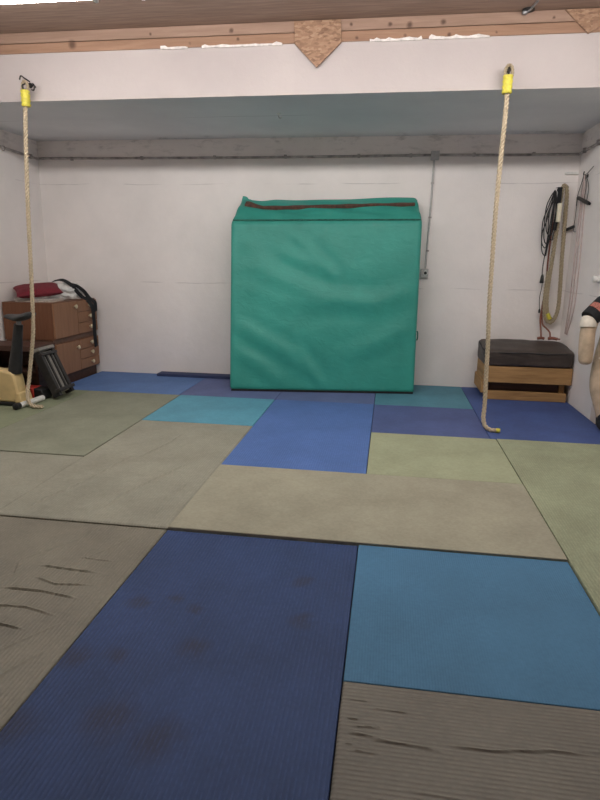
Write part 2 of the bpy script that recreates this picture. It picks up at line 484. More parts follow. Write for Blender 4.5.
judo_mat(0, 1, -2, 0, m_navy, 'stained navy blue mat in the foreground, the largest blue one', -.012)
judo_mat(1, 2, -1, 0, m_teal, 'plain teal blue square mat right of the stained navy mat', -.006)
crC = [([(1.02,-1.22),(1.16,-1.245),(1.32,-1.255)],.014,.009),([(1.3,-1.235),(1.45,-1.23),(1.62,-1.2),(1.72,-1.2)],.013,.009),
       ([(1.1,-1.115),(1.22,-1.12)],.008,.005),([(1.0,-1.09),(1.1,-1.09)],.008,.005),([(1.0,-1.17),(1.07,-1.17)],.008,.006),
       ([(1.05,-1.2),(1.14,-1.19)],.008,.006),([(1.12,-1.05),(1.3,-1.045),(1.45,-1.05)],.007,.004),([(1.0,-1.27),(1.06,-1.27)],.009,.006),
       ([(1.05,-1.29),(1.12,-1.295)],.008,.005),([(1.02,-1.02),(1.12,-1.01)],.006,.003),([(1.42,-1.02),(1.42,-1.13)],.006,.003),
       ([(1.65,-1.19),(1.85,-1.18)],.008,.004),([(1.2,-1.4),(1.5,-1.42)],.01,.004)]
judo_mat(1, 2, -3, -1, m_grey2, 'wrinkled grey brown mat at the bottom right corner', 0, crC, .004, .002)
judo_mat(0, 2, 0, 1, m_beige, 'wide beige mat lying crosswise behind the navy and teal mats', .004)
judo_mat(1, 2, 1, 2, m_sage, 'pale sage green square mat in front of the right rope', .002)
judo_mat(0, 1, 1, 3, m_blue, 'bright blue mat in front of the green crash mat', 0)
judo_mat(1, 1.955, 2, 3, m_indigo, 'indigo square mat behind the pale sage mat', 0)
judo_mat(2, 2.96, -.9, 2, m_sage2, 'ribbed sage green mat along the right edge beside the beige mat', .006)
judo_mat(1.955, 2.96, 2, 4.06, m_indigo2, 'royal blue mat under the wooden crate and cushion', 0)
judo_mat(1, 1.955, 3, 4.06, m_teal2, 'dusky teal mat by the back wall, left of the crate', 0)
judo_mat(0, 1, 3, 4.06, m_slate, 'blue mat lying under the right half of the green crash mat', 0)
judo_mat(-1.02, 0, 3, 4.06, m_slate, 'slate blue mat by the back wall at the left end of the green crash mat', 0)
judo_mat(-1, 0, 2, 3, m_teal3, 'turquoise mat in front of the left end of the green crash mat', 0)
judo_mat(-2.4, -1.02, 3, 4.06, m_sky, 'mid blue mat in front of the brown cabinet', 0)
crM = [([(-.87,.05),(-.84,.25),(-.74,.55),(-.7,.85),(-.66,1.1)],.022,.015),([(-.45,.08),(-.42,.4),(-.3,.75),(-.22,1.0)],.022,.015),
       ([(-.12,.1),(-.15,.4),(-.1,.65)],.022,.012),([(-.62,1.0),(-.52,1.4),(-.5,1.7)],.022,.012)]
judo_mat(-1, 0, 0, 2, m_olive, 'creased olive grey mat left of the beige and bright blue mats', 0, crM, .008, .003)
crN = [([(-.98,-.62),(-.72,-.6),(-.58,-.64)],.014,0.0135),([(-.44,-.46),(-.3,-.47),(-.14,-.48)],.014,0.0120),([(-.4,-.56),(-.28,-.6),(-.12,-.58)],.012,0.0105),
       ([(-.5,-.66),(-.3,-.66),(-.12,-.69)],.013,0.0120),([(-.72,-.78),(-.5,-.79),(-.3,-.78),(-.14,-.82)],.012,0.0105),([(-.6,-.92),(-.35,-.9),(-.22,-.92)],.012,0.0120),
       ([(-.95,-1.0),(-.6,-.98)],.012,0.0120),([(-.8,-1.12),(-.4,-1.08)],.012,0.0090),([(-.9,-1.28),(-.3,-1.3),(-.08,-1.33)],.014,0.0150),
       ([(-.55,-.44),(-.5,-.55),(-.5,-.66)],.014,0.0120),([(-.36,-.02),(-.4,-.2),(-.55,-.42)],.014,0.0105),([(-.12,-.05),(-.2,-.25),(-.3,-.42)],.012,0.0060),
       ([(-.98,-.32),(-.75,-.42),(-.62,-.5)],.013,0.0090),([(-.3,-.36),(-.12,-.37)],.01,0.0075),([(-.9,-.85),(-.68,-.7)],.012,0.0090),([(-.1,-.85),(-.3,-1.15)],.012,0.0090),([(-.06,-1.0),(-.22,-1.3)],.012,0.0090)]
judo_mat(-1, 0, -2, 0, m_grey, 'wrinkled grey brown mat at the lower left, beside the navy mat', -.008, crN, .004, .002)
judo_mat(-2, -1, -1, 1, m_olive, 'olive grey mat at the left edge, nearer than the rope end', -.006)
judo_mat(-2, -1, 1, 3, m_olive2, 'olive green mat between the left rope end and the turquoise mat', 0)
judo_mat(-3.02, -2, 1, 3.0, m_moss, 'moss green mat under the exercise bike', 0)
o = MB().box((-1.62, 3.90, 0), (-.66, 4.06, .032)).build('folded_mat', mat_vinyl('dark_navy_vinyl', (58,66,98), 'x', .6), bevel=.005)
tag(o, 'dark blue strip of mat lying against the back wall left of the green crash mat', 'mat')

# ------------------------------------------------------------------ green crash mat leaning on the back wall
def crash_mat():
    BL, BR = Vector((-.555,3.30,.0)), Vector((1.408,3.56,.0))
    TL, TR = Vector((-.605,3.62,1.765)), Vector((1.40,3.74,1.79))
    KL, KR = Vector((-.568,3.985,2.045)), Vector((1.335,4.03,2.07))
    DL, DR = Vector((-.56,3.62,.0)), Vector((1.405,3.87,.0))
    root = empty('crash_mat', (.42, 3.6, 0)); O = Vector((.42,3.6,0))
    NS, NF, NT_, NB = 72, 64, 14, 20
    rid = [([(.25,.84),(.4,.77),(.57,.68)],.04,.012),([(.02,.78),(.22,.68),(.5,.56),(.83,.51)],.055,.016),([(.02,.66),(.28,.54),(.55,.49)],.05,.010),
           ([(.01,.42),(.13,.34),(.33,.22),(.5,.05)],.04,.014),([(.98,.62),(.77,.53),(.6,.55)],.05,.011),
           ([(.98,.41),(.81,.31),(.59,.2)],.05,.010),([(.02,.25),(.17,.15),(.28,.04)],.04,.012),
           ([(.3,.95),(.42,.84),(.52,.73),(.56,.65)],.028,.011),([(.03,.92),(.14,.82),(.22,.7)],.05,.009),
           ([(.34,.32),(.44,.14),(.5,.03)],.025,.007),([(.55,.92),(.57,.8),(.62,.7)],.05,.007)]
    S = np.linspace(0, 1, NS+1); Tt = np.linspace(0, 1, NF+1)
    GX, GY = np.meshgrid(S, Tt)
    H = np.zeros_like(GX)
    for pts, w, a in rid:
        best = np.full_like(GX, 9.); tt = np.zeros_like(GX); L = len(pts)-1
        for i in range(L):
            (x0,y0),(x1,y1) = pts[i], pts[i+1]; dx, dy = x1-x0, y1-y0
            t = np.clip(((GX-x0)*dx+(GY-y0)*dy)/(dx*dx+dy*dy), 0, 1); d = np.hypot(GX-x0-t*dx, GY-y0-t*dy)
            m = d < best; best[m] = d[m]; tt[m] = ((i+t)/L)[m]
        fade = np.clip(np.sin(np.pi*np.clip(tt,.03,.97))*1.8, 0, 1)
        H += a*fade*(np.exp(-(best/w)**2) - .55*np.exp(-((best-1.7*w)/w)**2))
    H += .010*np.sin(np.pi*GX)*np.sin(np.pi*GY)*1.5
    H *= np.clip(np.minimum(GX, 1-GX)/.03, 0, 1)*np.clip(np.minimum(GY, 1-GY)/.02, 0, 1)
    rings = []
    rr = .05
    Ss = sorted(set([round(x,5) for x in list(S)] + [.004,.008,.012,.018,.024,.976,.982,.988,.992,.996]))
    for s in Ss:
        b, t, k, d = BL.lerp(BR,s), TL.lerp(TR,s), KL.lerp(KR,s), DL.lerp(DR,s)
        # sagging, slightly uneven top back edge
        k = k + Vector((0,0, -.022*math.exp(-((s-.12)/.06)**2) + .008*math.sin(s*9) - .012*math.exp(-((s-.3)/.12)**2)))
        fr = []
        nrm = (t-b).cross(BR-BL).normalized()
        if nrm.y > 0: nrm = -nrm
        for j in range(NF+1):
            c = np.interp(s, S, H[j])
            fr.append(b.lerp(t, Tt[j]) + nrm*c)
        bow = (k-t).cross(BR-BL).normalized()
        if bow.z < 0: bow = -bow
        tp = [t.lerp(k, j/NT_) + bow*(.012*math.sin(math.pi*j/NT_)*(1+.8*math.sin(s*17+j))) for j in range(1, NT_+1)]
        bk = [k.lerp(d, j/NB) for j in range(1, NB+1)]
        bt = [d.lerp(b, j/8) for j in range(1, 8)]
        ring = fr+tp+bk+bt
        # round the corners of the profile
        for _ in range(2):
            q = ring[:]; n = len(ring)
            for idx in (0, NF, NF+NT_, NF+NT_+NB):
                for e in (-1,0,1):
                    i = (idx+e) % n; q[i] = (ring[i-1]+ring[i]*2+ring[(i+1) % n])/4
            ring = q
        ed = min(s, 1-s)*1.98
        if ed < rr:
            off = rr - math.sqrt(max(0, rr*rr-(rr-ed)**2)); c = sum(ring, Vector())/len(ring); n = len(ring); q = []
            for i in range(n):
                tg = ring[(i+1) % n]-ring[i-1]; nv = tg.cross(BR-BL).normalized()
                if nv.dot(c-ring[i]) < 0: nv = -nv
                q.append(ring[i]+nv*off*.6)
            ring = q
        rings.append([p-O for p in ring])
    n = len(rings[0]); vs = [p for r in rings for p in r]
    for i, v in enumerate(vs):
        if v.z < .004: v.z = .004
    fs = [(i*n+k, i*n+(k+1) % n, (i+1)*n+(k+1) % n, (i+1)*n+k) for i in range(len(rings)-1) for k in range(n)]
    fs += [tuple(range(n))[::-1], tuple((len(rings)-1)*n+k for k in range(n))]
    MB().add(vs, fs).build('cover', M['green'], root, smooth=60)
    # zip on the top band
    def band(s, q, lift):
        t, k = TL.lerp(TR,s), KL.lerp(KR,s); nb = (k-t).cross(BR-BL).normalized()
        if nb.z < 0: nb = -nb
        return t.lerp(k,q) + nb*lift - O
    def strip(name, mat, fq, w, s0, s1, lift, n=60):
        vs = []; 
        for i in range(n+1):
            s = s0+(s1-s0)*i/n; q = fq(s); ww = w(s)
            for dq, lf in ((-ww, lift*.2),(-ww*.7, lift),(ww*.7, lift),(ww, lift*.2)): vs.append(band(s, q+dq, lf))
        fs = [(i*4+k, i*4+k+1, (i+1)*4+k+1, (i+1)*4+k) for i in range(n) for k in range(3)]
        return MB().add(vs, fs).build(name, mat, root, smooth=60)
    zq = lambda s: np.interp(s, [0,.06,.15,.25,.4,.7,1], [.66,.66,.5,.5,.52,.56,.6])
    strip('zip', M['zip'], zq, lambda s: .036+.02*math.sin(s*23)**2+.05*math.exp(-((s-.05)/.03)**2), .04, .975, .034)
    strip('seam', M['seam'], lambda s: .03, lambda s: .006, .01, .99, .02)
    MB().box((-.975,-.012,0),(.975,.02,.02), Matrix.Translation(Vector((.008,-.165,0))) @ Matrix.Rotation(math.atan2(.26,1.963),4,'Z')).build('base_sheet', M['under'], root)
    # loose corner flap and side handles
    MB().prism([(-.02,-.05),(.0,.022),(.045,.012),(.06,-.012),(.10,-.02),(.12,-.06)], 1, -.012, .012, Matrix.Translation(KL-O+Vector((.012,-.02,-.004)))).build('corner_flap', M['green'], root, bevel=.008)
    for z, s, P0, P1 in ((.62,-1,BL,TL),(.95,-1,BL,TL),(.60,1,BR,TR)):
        if True:
            p = P0.lerp(P1, z/1.77) - O + Vector((s*.004, .1, 0))
            MB().tube(smooth([p+Vector((0,0,-.05)), p+Vector((s*.008,0,-.03)), p+Vector((s*.008,0,.03)), p+Vector((0,0,.05))],.01), .008, 6).build('handle', M['seam'], root, smooth=60)
    return tag(root, 'large green crash mat leaning against the back wall', 'mat')
crash_mat()

# ------------------------------------------------------------------ climbing ropes on hooks
def hook(x, z, pts, label):
    r = empty('rope_hook', (x, BY, z))
    MB().lathe([(.022,0),(.022,-.006),(.012,-.012)], (0,0,0), 'y', 14).build('plate', M['dark_steel'], r, smooth=40)
    MB().tube(smooth(pts, .006), .007, 8).build('hook', M['dark_steel'], r, smooth=60)
    return tag(r, label, 'hook', 'hooks on the beam')
hook(1.905, 2.81, [(0,0,0),(0,-.05,0),(-.005,-.085,-.005),(-.008,-.115,-.03),(-.008,-.1,-.06),(-.008,-.075,-.05)], 'dark steel hook in the beam holding the right climbing rope')
hook(-2.03, 2.80, [(.02,0,0),(.01,-.04,.0),(0,-.075,-.005),(-.004,-.115,-.03),(-.004,-.1,-.06),(-.004,-.08,-.05)], 'dark steel hook in the beam holding the left climbing rope')
o = empty('steel_shackle', (-2.03, BY, 2.80))
MB().tube(smooth([(.045,-.0,-.015),(.05,-.05,-.0),(.075,-.07,-.02),(.07,-.07,-.055),(.045,-.06,-.05)],.006), .006, 8).build('hoop', M['dark_steel'], o, smooth=60)
MB().tube(smooth([(-.005,-.0,.03),(-.02,-.05,.045),(-.045,-.06,.06),(-.06,-.06,.03)],.006), .006, 8).build('prong', M['dark_steel'], o, smooth=60)
tag(o, 'bent dark steel prongs beside the left rope hook on the beam', 'hook')

def climbing_rope(top, pts, label, tip):
    r = empty('climbing_rope', top); O = Vector(top)
    P = [Vector(p)-O for p in pts]
    MB().rope(P, .0185, .10).build('rope', M['rope'], r, smooth=80)
    # eye spliced round a thimble, its throat bound with yellow tape
    h = .105
    eye = [(-.005,0,-.2),(-.02,0,-.13),(-.026,0,-.085),(-.018,0,-.05),(0,0,-.038),(.018,0,-.05),(.026,0,-.085),(.02,0,-.13),(.008,0,-.2)]
    MB().rope([Vector(e)+Vector((0,0,.02)) for e in eye], .013, .06).build('eye', M['rope2'], r, smooth=80)
    tp = [(-.004,0,-.09),(-.003,0,-.13),(-.003,0,-.175),(-.003,0,-.215)]
    MB().tube(smooth(tp,.01), [.036 + .003*math.sin(i*1.9) for i in range(len(smooth(tp,.01)))], 12).build('tape', M['tape'], r, smooth=60)
    if tip is not None:
        a, b = Vector(tip[0])-O, Vector(tip[1])-O
        MB().tube([a, a.lerp(b,.5), b], [.0195,.0205,.016], 10).build('tape', M['tape'], r, smooth=60)
    return tag(r, label, 'rope', 'climbing ropes hung from the beam')
climbing_rope((1.899,2.30,2.835), [(1.899,2.30,2.69),(1.900,2.3,2.45),(1.894,2.3,2.152),(1.891,2.3,1.754),(1.898,2.3,1.331),(1.904,2.3,1.045),(1.919,2.3,.751),(1.929,2.3,.449),(1.936,2.29,.2),(1.930,2.26,.105),(1.945,2.225,.045),(1.985,2.2,.021),(2.04,2.19,.020)],
    'right climbing rope, its yellow tipped end curling on the blue mats', ((2.03,2.191,.021),(2.062,2.188,.021)))
climbing_rope((-2.02,2.30,2.825), [(-2.022,2.30,2.68),(-2.042,2.3,2.5),(-2.076,2.3,2.023),(-2.098,2.3,1.604),(-2.117,2.3,1.168),(-2.137,2.3,.807),(-2.158,2.3,.621),(-2.195,2.3,.432),(-2.215,2.28,.26),(-2.205,2.22,.14),(-2.175,2.18,.06),(-2.12,2.17,.022),(-2.035,2.175,.020)],
    'left climbing rope, its frayed end lying by the exercise bike', None)

# ------------------------------------------------------------------ pipes, box, socket, wall fittings
PZ = 2.478
r = empty('conduit_pipe', (0, YB, PZ))
MB().tube(smooth([(XL+.02,-.016,.008),(-1.5,-.016,0),(0,-.016,-.004),(1.46,-.016,.002)],.15), .013, 10).build('pipe', M['pipe'], r, smooth=60)
MB().tube(smooth([(1.55,-.016,.002),(2.3,-.016,-.006),(XR-.02,-.016,-.004)],.15), .013, 10).build('pipe', M['pipe'], r, smooth=60)
for x in (-2.6,-1.75,-.9,-.1,.7,1.25,1.9,2.5): MB().box((x-.014,-.032,-.018),(x+.014,0,.02)).build('clip', M['pipe'], r, bevel=.003)
tag(r, 'grey conduit pipe running along the top of the back wall', 'pipe')
r = empty('conduit_pipe', (XL, 3.4, PZ)); MB().tube([(.016,-1.2,.04),(.016,.66,.0)], .013, 10).build('pipe', M['pipe'], r, smooth=60)
for y in (-.8,0,.5): MB().box((0,y-.014,-.018),(.032,y+.014,.03)).build('clip', M['pipe'], r, bevel=.003)
tag(r, 'grey conduit pipe along the top of the left wall', 'pipe')
r = empty('conduit_pipe', (XR, 3.4, PZ)); MB().tube([(-.016,-.56,.0),(-.016,.64,.0)], .013, 10).build('pipe', M['pipe'], r, smooth=60)
for y in (-.4,.1,.5): MB().box((-.032,y-.014,-.018),(0,y+.014,.03)).build('clip', M['pipe'], r, bevel=.003)
tag(r, 'grey conduit pipe along the top of the right wall', 'pipe')
r = empty('junction_box', (1.502, YB, PZ))
MB().box((-.043,-.045,-.05),(.043,0,.04)).build('body', M['greypl'], r, bevel=.006)
MB().box((-.04,-.05,-.047),(.04,-.044,.037)).build('lid', M['greypl'], r, bevel=.003)
tag(r, 'grey square junction box on the pipe high on the back wall', 'box')
r = empty('drop_conduit', (1.49, YB, 1.9))
MB().tube([(.006,-.012,.53),(0,-.012,.0),(-.016,-.012,-.585)], .0105, 10).build('pipe', M['greypl'], r, smooth=60)
for z in (.3,-.05,-.4): MB().box((-.016+.01*z,-.024,z-.008),(.016+.01*z,0,z+.008)).build('clip', M['pipe'], r, bevel=.002)
tag(r, 'thin grey conduit dropping from the junction box to the socket', 'pipe')
r = empty('wall_socket', (1.468, YB, 1.262))
MB().box((-.042,-.04,-.05),(.042,0,.045)).build('body', M['greypl'], r, bevel=.006)
MB().lathe([(.027,-.04),(.027,-.046),(.02,-.046),(.018,-.036)], (.008,0,0), 'y', 20).build('socket_ring', M['whitepl'], r, smooth=40)
MB().lathe([(.016,-.041),(.016,-.0405)], (.008,0,0), 'y', 16).build('recess', M['black'], r)
tag(r, 'grey wall socket right of the green crash mat', 'socket')
r = empty('ceiling_hook', (.02, 3.0, ZS))
MB().lathe([(.02,0),(.02,-.006),(.008,-.01)], (0,0,0), 'z', 12).build('plate', M['whitepl'], r, smooth=40)
MB().tube(smooth([(0,0,0),(.0,-.01,-.03),(.02,-.01,-.045),(.028,-.01,-.03)],.006), .005, 8).build('hook', M['whitepl'], r, smooth=60)
tag(r, 'small white hook in the grey ceiling of the alcove', 'hook')
r = empty('hanger_rod', (1.985, 2.37, 3.175))
MB().lathe([(.045,.012),(.045,.02),(.02,.024)], (.02,-.03,0), 'z', 16).build('plate', M['dark_steel'], r, smooth=40)
MB().tube([(-.005,-.03,-.008),(.03,-.045,.012),(.055,-.165,.022)], .009, 8).build('rod', M['galv'], r, smooth=60)
MB().lathe([(.018,-.012),(.022,0),(.016,.012)], (-.004,-.03,0), 'z', 12).build('nut', M['galv'], r, smooth=40)
tag(r, 'galvanised rod fixed to the beam timber at the upper right', 'rod')
r = empty('pipe_stub', (XR, 3.04, 1.25))
MB().lathe([(.035,.004),(.035,-.02),(.024,-.022),(.024,-.038),(.03,-.04),(.03,-.055),(.02,-.062)], (0,0,0), 'x', 16).build('body', M['whitepl'], r, smooth=40)
tag(r, 'white round plastic fitting on the right wall above the dummy', 'fitting')
r = empty('wall_rail', (2.9, YB, 2.29))
MB().box((-.07,-.03,-.012),(.06,0,.014)).build('bar', M['whitepl'], r, bevel=.003)
tag(r, 'short white rail on the back wall in the right corner', 'rail')
# old painted-over panel outline
o = MB()
for lo, hi in (((2.325,0,2.142),(2.74,0,2.150)),((2.325,0,1.36),(2.333,0,2.15))): o.box((lo[0],YB-.003,lo[2]),(hi[0],YB+.004,hi[2]))
struct(o.build('trim_5', M['wall']))

# ------------------------------------------------------------------ things hanging on the back wall at the right
r = empty('wall_peg', (2.79, YB, 2.13))
MB().tube([(0,0,0),(0,-.11,.006)], .009, 8).build('pin', M['dark_steel'], r, smooth=60)
MB().lathe([(.022,0),(.022,-.006)], (0,0,0), 'y', 14).build('plate', M['dark_steel'], r)
tag(r, 'steel peg in the back wall holding the rope coil', 'peg')
o = MB().rope([(2.815,4.025,.79),(2.835,4.02,.80),(2.79,3.995,.86),(2.765,3.99,1.05),(2.776,3.985,1.42),(2.79,3.985,1.75),(2.795,3.99,2.05),(2.80,3.985,2.145),(2.828,3.98,2.16),(2.848,3.98,2.08),(2.86,3.98,1.78),(2.872,3.98,1.42),(2.888,3.98,1.1),(2.888,3.98,.9),(2.855,3.98,.79),(2.82,3.98,.765),(2.785,3.985,.79),(2.757,3.99,.88),(2.748,4.0,1.05),(2.755,4.0,1.3)], .021, .1)
hr = empty('rope_coil', (2.80,YB,2.14)); ob = o.build('rope', M['rope2'], hr, smooth=80); ob.location = (-2.80,-YB,-2.14)
ob = MB().tube([(2.788,3.975,.86),(2.803,3.972,.825),(2.815,3.972,.80)], [.021,.0225,.02], 10).build('tape', M['tape'], hr, smooth=60); ob.location = (-2.80,-YB,-2.14)
tag(hr, 'thick hemp rope looped over the peg on the back wall', 'rope')
def hung(name, label, cat, parts, loc=(2.74,YB,2.10)):
    r = empty(name, loc)
    for pn, mb, m in parts:
        p = mb.build(pn, m, r, smooth=60); p.location = [-c for c in loc]
    return tag(r, label, cat)
cab = MB()
random.seed(4)
for (x0, z0, x1, z1, y) in ((2.655,1.92,2.72,1.62,3.965),(2.64,1.80,2.70,1.58,3.975),(2.668,1.85,2.74,1.70,3.955),(2.65,1.70,2.71,1.50,3.985),(2.69,1.9,2.75,1.66,3.95)):
    cab.tube(smooth([(2.735,4.0,2.12),(x0+.03,y,z0+.12),(x0,y,z0),(x0+.01,y,z1+.02),(x0+.05,y,z1-.04),(x1,y,z1),(x1+.015,y,z0),(2.745,4.0,2.11)],.02), .0055, 6)
cab.tube(smooth([(2.72,3.98,1.66),(2.70,3.985,1.5),(2.69,3.985,1.35),(2.692,3.985,1.25)],.02), .0055, 6)
cab.tube(smooth([(2.70,3.98,1.18),(2.70,3.985,1.12),(2.69,3.985,1.02),(2.702,3.985,.9)],.02), .004, 6)
strap = MB().add([(p[0]+dx, p[1]+dy, p[2]) for p in [(2.755,3.99,2.14),(2.772,3.955,2.145),(2.772,3.948,2.05),(2.77,3.948,1.95),(2.765,3.95,1.83),(2.758,3.955,1.72)] for dx, dy in ((-.02,0),(.02,0),(.02,.012),(-.02,.012))],
        [(i*4+k, i*4+(k+1) % 4, i*4+4+(k+1) % 4, i*4+4+k) for i in range(5) for k in range(4)] + [(3,2,1,0),(20,21,22,23)])
plug = MB().lathe([(.008,.045),(.014,.03),(.02,-.01),(.021,-.04),(.014,-.048)], (2.695,3.985,1.225), 'z', 12)
hung('black_cable', 'tangled black cable and strap hanging left of the rope coil', 'cable', [('cord', cab, M['black']), ('strap', strap, M['blackcloth']), ('plug', plug, M['black']), ('plug', MB().lathe([(.007,.02),(.011,0),(.009,-.022)], (2.702,3.985,.885), 'z', 10), M['black'])])
blk = MB().box((2.757,3.905,1.80),(2.797,3.947,1.985))
ot = empty('socket_block', (2.777,3.93,1.9)); ob = blk.build('body', M['whitepl'], ot, bevel=.006); ob.location = (-2.777,-3.93,-1.9)
ob.data.materials[0] = simple('cream_plastic_block', (232,224,200), .45, .04)
tag(ot, 'cream block hanging in front of the rope coil', 'block')
rd = MB().rope([(2.745,4.02,2.07),(2.748,4.02,1.75),(2.745,4.025,1.45),(2.75,4.025,1.12),(2.735,4.02,.92),(2.742,4.0,.8),(2.752,3.98,.74),(2.79,3.96,.70),(2.825,3.95,.66),(2.83,3.93,.615),(2.86,3.90,.603),(2.92,3.885,.598)], .0095, .05)
rd.rope([(2.735,4.015,.92),(2.722,3.99,.80),(2.728,3.95,.70),(2.732,3.92,.62),(2.72,3.90,.602)], .0095, .05)
kn = MB().tube(smooth([(2.80,3.90,.600),(2.84,3.885,.607),(2.89,3.88,.600)],.01), .016, 8).tube(smooth([(2.69,3.90,.598),(2.73,3.895,.605),(2.76,3.90,.598)],.01), .015, 8)
hung('russet_cord', 'thin russet cord hanging from the wall down onto the dark cushion', 'rope', [('cord', rd, M['redrope']), ('knot', kn, M['redrope'])])
hd = MB().tube([(2.872,4.045,1.722),(2.90,4.02,1.733),(2.965,3.99,1.765)], [.016,.016,.015], 10)
# skipping rope on the right wall
r = empty('wall_hook', (XR, 3.75, 2.225)); MB().tube(smooth([(0,0,0),(-.03,-.01,0),(-.05,-.03,.01),(-.055,-.06,.03)],.01), .006, 8).build('hook', M['dark_steel'], r, smooth=60)
MB().lathe([(.018,0),(.018,-.006)], (0,0,0), 'x', 12).build('plate', M['dark_steel'], r)
tag(r, 'small hook high on the right wall for the skipping rope', 'hook')
jr = MB()
for pts in ([(2.93,3.76,2.235),(2.945,3.86,2.17),(2.945,3.95,2.05),(2.945,3.95,1.96)], [(2.93,3.75,2.24),(2.94,3.8,2.15),(2.945,3.83,2.05),(2.944,3.80,1.99)], [(2.93,3.74,2.235),(2.944,3.70,2.15),(2.944,3.70,2.05),(2.944,3.72,1.99)],
            [(2.93,3.74,2.235),(2.942,3.66,2.17),(2.942,3.60,2.08),(2.942,3.62,1.97)], [(2.93,3.75,2.23),(2.93,3.66,2.235),(2.94,3.52,2.28)], [(2.944,3.93,2.05),(2.945,3.94,1.85),(2.945,3.95,1.72),(2.943,3.86,1.70)]):
    jr.tube(smooth(pts,.02), .0035, 6)
hg = MB().tube([(2.944,3.925,2.04),(2.942,3.90,2.033),(2.942,3.56,1.952),(2.942,3.52,1.943)], [.012,.017,.018,.014], 10)
hung('skipping_rope', 'skipping rope with two black handles hung on the right wall', 'rope', [('cord', jr, M['dark_steel']), ('grip', hg, M['black']), ('grip', hd, M['black'])], (2.94,3.75,2.22))
bd = MB()
for (ya, yb, yc) in ((3.86,3.84,3.87),(3.80,3.76,3.84),(3.72,3.66,3.80)):
    bd.tube(smooth([(2.925,3.725,2.24),(2.957,ya,1.9),(2.957,yb,1.35),(2.957,yb,.95),(2.957,yc,.66)],.05), .006, 6)
hung('rubber_band', 'pale pink rubber band hanging in long loops on the right wall', 'band', [('band', bd, M['pinkband'])], (2.957,3.75,2.2))

# ------------------------------------------------------------------ crate and cushion
r = empty('wooden_crate', (2.56, 3.7, 0)); O = Vector((2.56,3.7,0))
def bx(mb, lo, hi): return mb.box([lo[i]-O[i] for i in range(3)], [hi[i]-O[i] for i in range(3)])
bx(MB(), (2.128,3.44,.185),(2.955,3.50,.355)).build('front_board', M['wood_box'], r, bevel=.006)
bx(MB(), (2.128,3.97,.185),(2.955,4.03,.355)).build('back_board', M['wood_box'], r, bevel=.006)
bx(MB(), (2.10,3.505,.20),(2.16,3.965,.36)).build('side_board', M['wood_box_y'], r, bevel=.006)
bx(MB(), (2.89,3.505,.20),(2.945,3.965,.36)).build('side_board', M['wood_box_y'], r, bevel=.006)
bx(MB(), (2.155,3.47,0),(2.93,3.53,.088)).build('lower_board', M['wood_box'], r, bevel=.006)
bx(MB(), (2.155,3.94,0),(2.93,4.0,.088)).build('lower_board', M['wood_box'], r, bevel=.006)
bx(MB(), (2.085,3.50,.06),(2.15,4.0,.20)).build('side_beam', M['wood_box_y'], r, bevel=.008)
bx(MB(), (2.87,3.53,.0),(2.92,3.94,.20)).build('side_beam', M['wood_box_y'], r, bevel=.008)
bx(MB(), (2.17,3.56,.02),(2.87,3.9,.18)).build('inner_board', M['bench'], r)
bx(MB(), (2.165,3.505,.32),(2.885,3.965,.352)).build('top_board', M['wood_box'], r)
tag(r, 'low crate of rough brown timber in the right corner', 'crate')
def soft_box(hx, hy, hz, n=16, p=5., puff=.0, droop=0):
    """rounded cushion block, object-centred"""
    vs = []; fs = []
    def sup(u, v, w):
        k = (abs(u)**p+abs(v)**p+abs(w)**p)**(1/p); return u/k, v/k, w/k
    idx = {}
    def vid(q):
        key = tuple(round(c,5) for c in q)
        if key not in idx: idx[key] = len(vs); vs.append(q)
        return idx[key]
    for ax in range(3):
        for sg in (-1,1):
            for i in range(n):
                for j in range(n):
                    quad = []
                    for a, b in ((i,j),(i+1,j),(i+1,j+1),(i,j+1)):
                        c = [0,0,0]; c[ax] = sg; c[(ax+1) % 3] = -1+2*a/n; c[(ax+2) % 3] = -1+2*b/n
                        quad.append(vid(sup(*c)))
                    fs.append(tuple(quad if sg > 0 else quad[::-1]))
    out = []
    for u, v, w in vs:
        z = w*hz + (puff*(1-u*u)*(1-v*v) if w > 0 else 0)
        x = u*hx; y = v*hy
        f = mnoise.noise(Vector((x*7, y*7, w*2)))*.006
        out.append((x+f, y+f, z+f*(1 if w > 0 else 0)))
    return out, fs
r = empty('floor_cushion', (2.523, 3.70, .357))
vs, fs = soft_box(.437, .275, .095, 24, 12., .012)
MB().add([(x,y,z+.095+(.03*y/.275*max(0,z/.095))) for x,y,z in vs], fs).build('cover', M['leather'], r, smooth=60)
ring = []
for a in range(64):
    t = 2*math.pi*a/64; c, s = math.cos(t), math.sin(t); k = (abs(c)**9+abs(s)**9)**(1/9)
    ring.append((c/k*.435, s/k*.273, .170+.03*s/k+.003*math.sin(a*.7)))
MB().tube(ring, .006, 6, True).build('piping', M['blackcloth'], r, smooth=60)
tag(r, 'dark brown padded cushion lying on the timber crate', 'cushion')

# ------------------------------------------------------------------ brown cabinet and what lies on it
r = empty('cabinet', (-2.71, 3.585, ZF)); O = Vector((-2.71,3.585,ZF))
X0, X1, Y0, Y1 = -3.0, -2.43, 3.105, 4.055
bx(MB(), (X0,Y0,.50),(X1,Y1,.90)).build('upper_body', M['cab_side'], r, bevel=.004)
bx(MB(), (X0,Y0,.09),(X1,Y1,.455)).build('lower_body', M['cab_side'], r, bevel=.004)
bx(MB(), (X0+.01,Y0+.01,.455),(X1-.015,Y1-.01,.50)).build('recess', M['cab_gap'], r)
bx(MB(), (X0+.01,Y0+.02,ZF),(X1-.03,Y1-.01,.09)).build('plinth', M['bench'], r)
def knob(parent, x, y, z):
    k = MB().lathe([(.008,0),(.008,.014),(.021,.02),(.023,.03),(.014,.037)], (x-O.x,y-O.y,z-O.z), 'x', 14).build('knob', M['brass'], parent, smooth=50)
FX = X1+.018; YD = 3.60
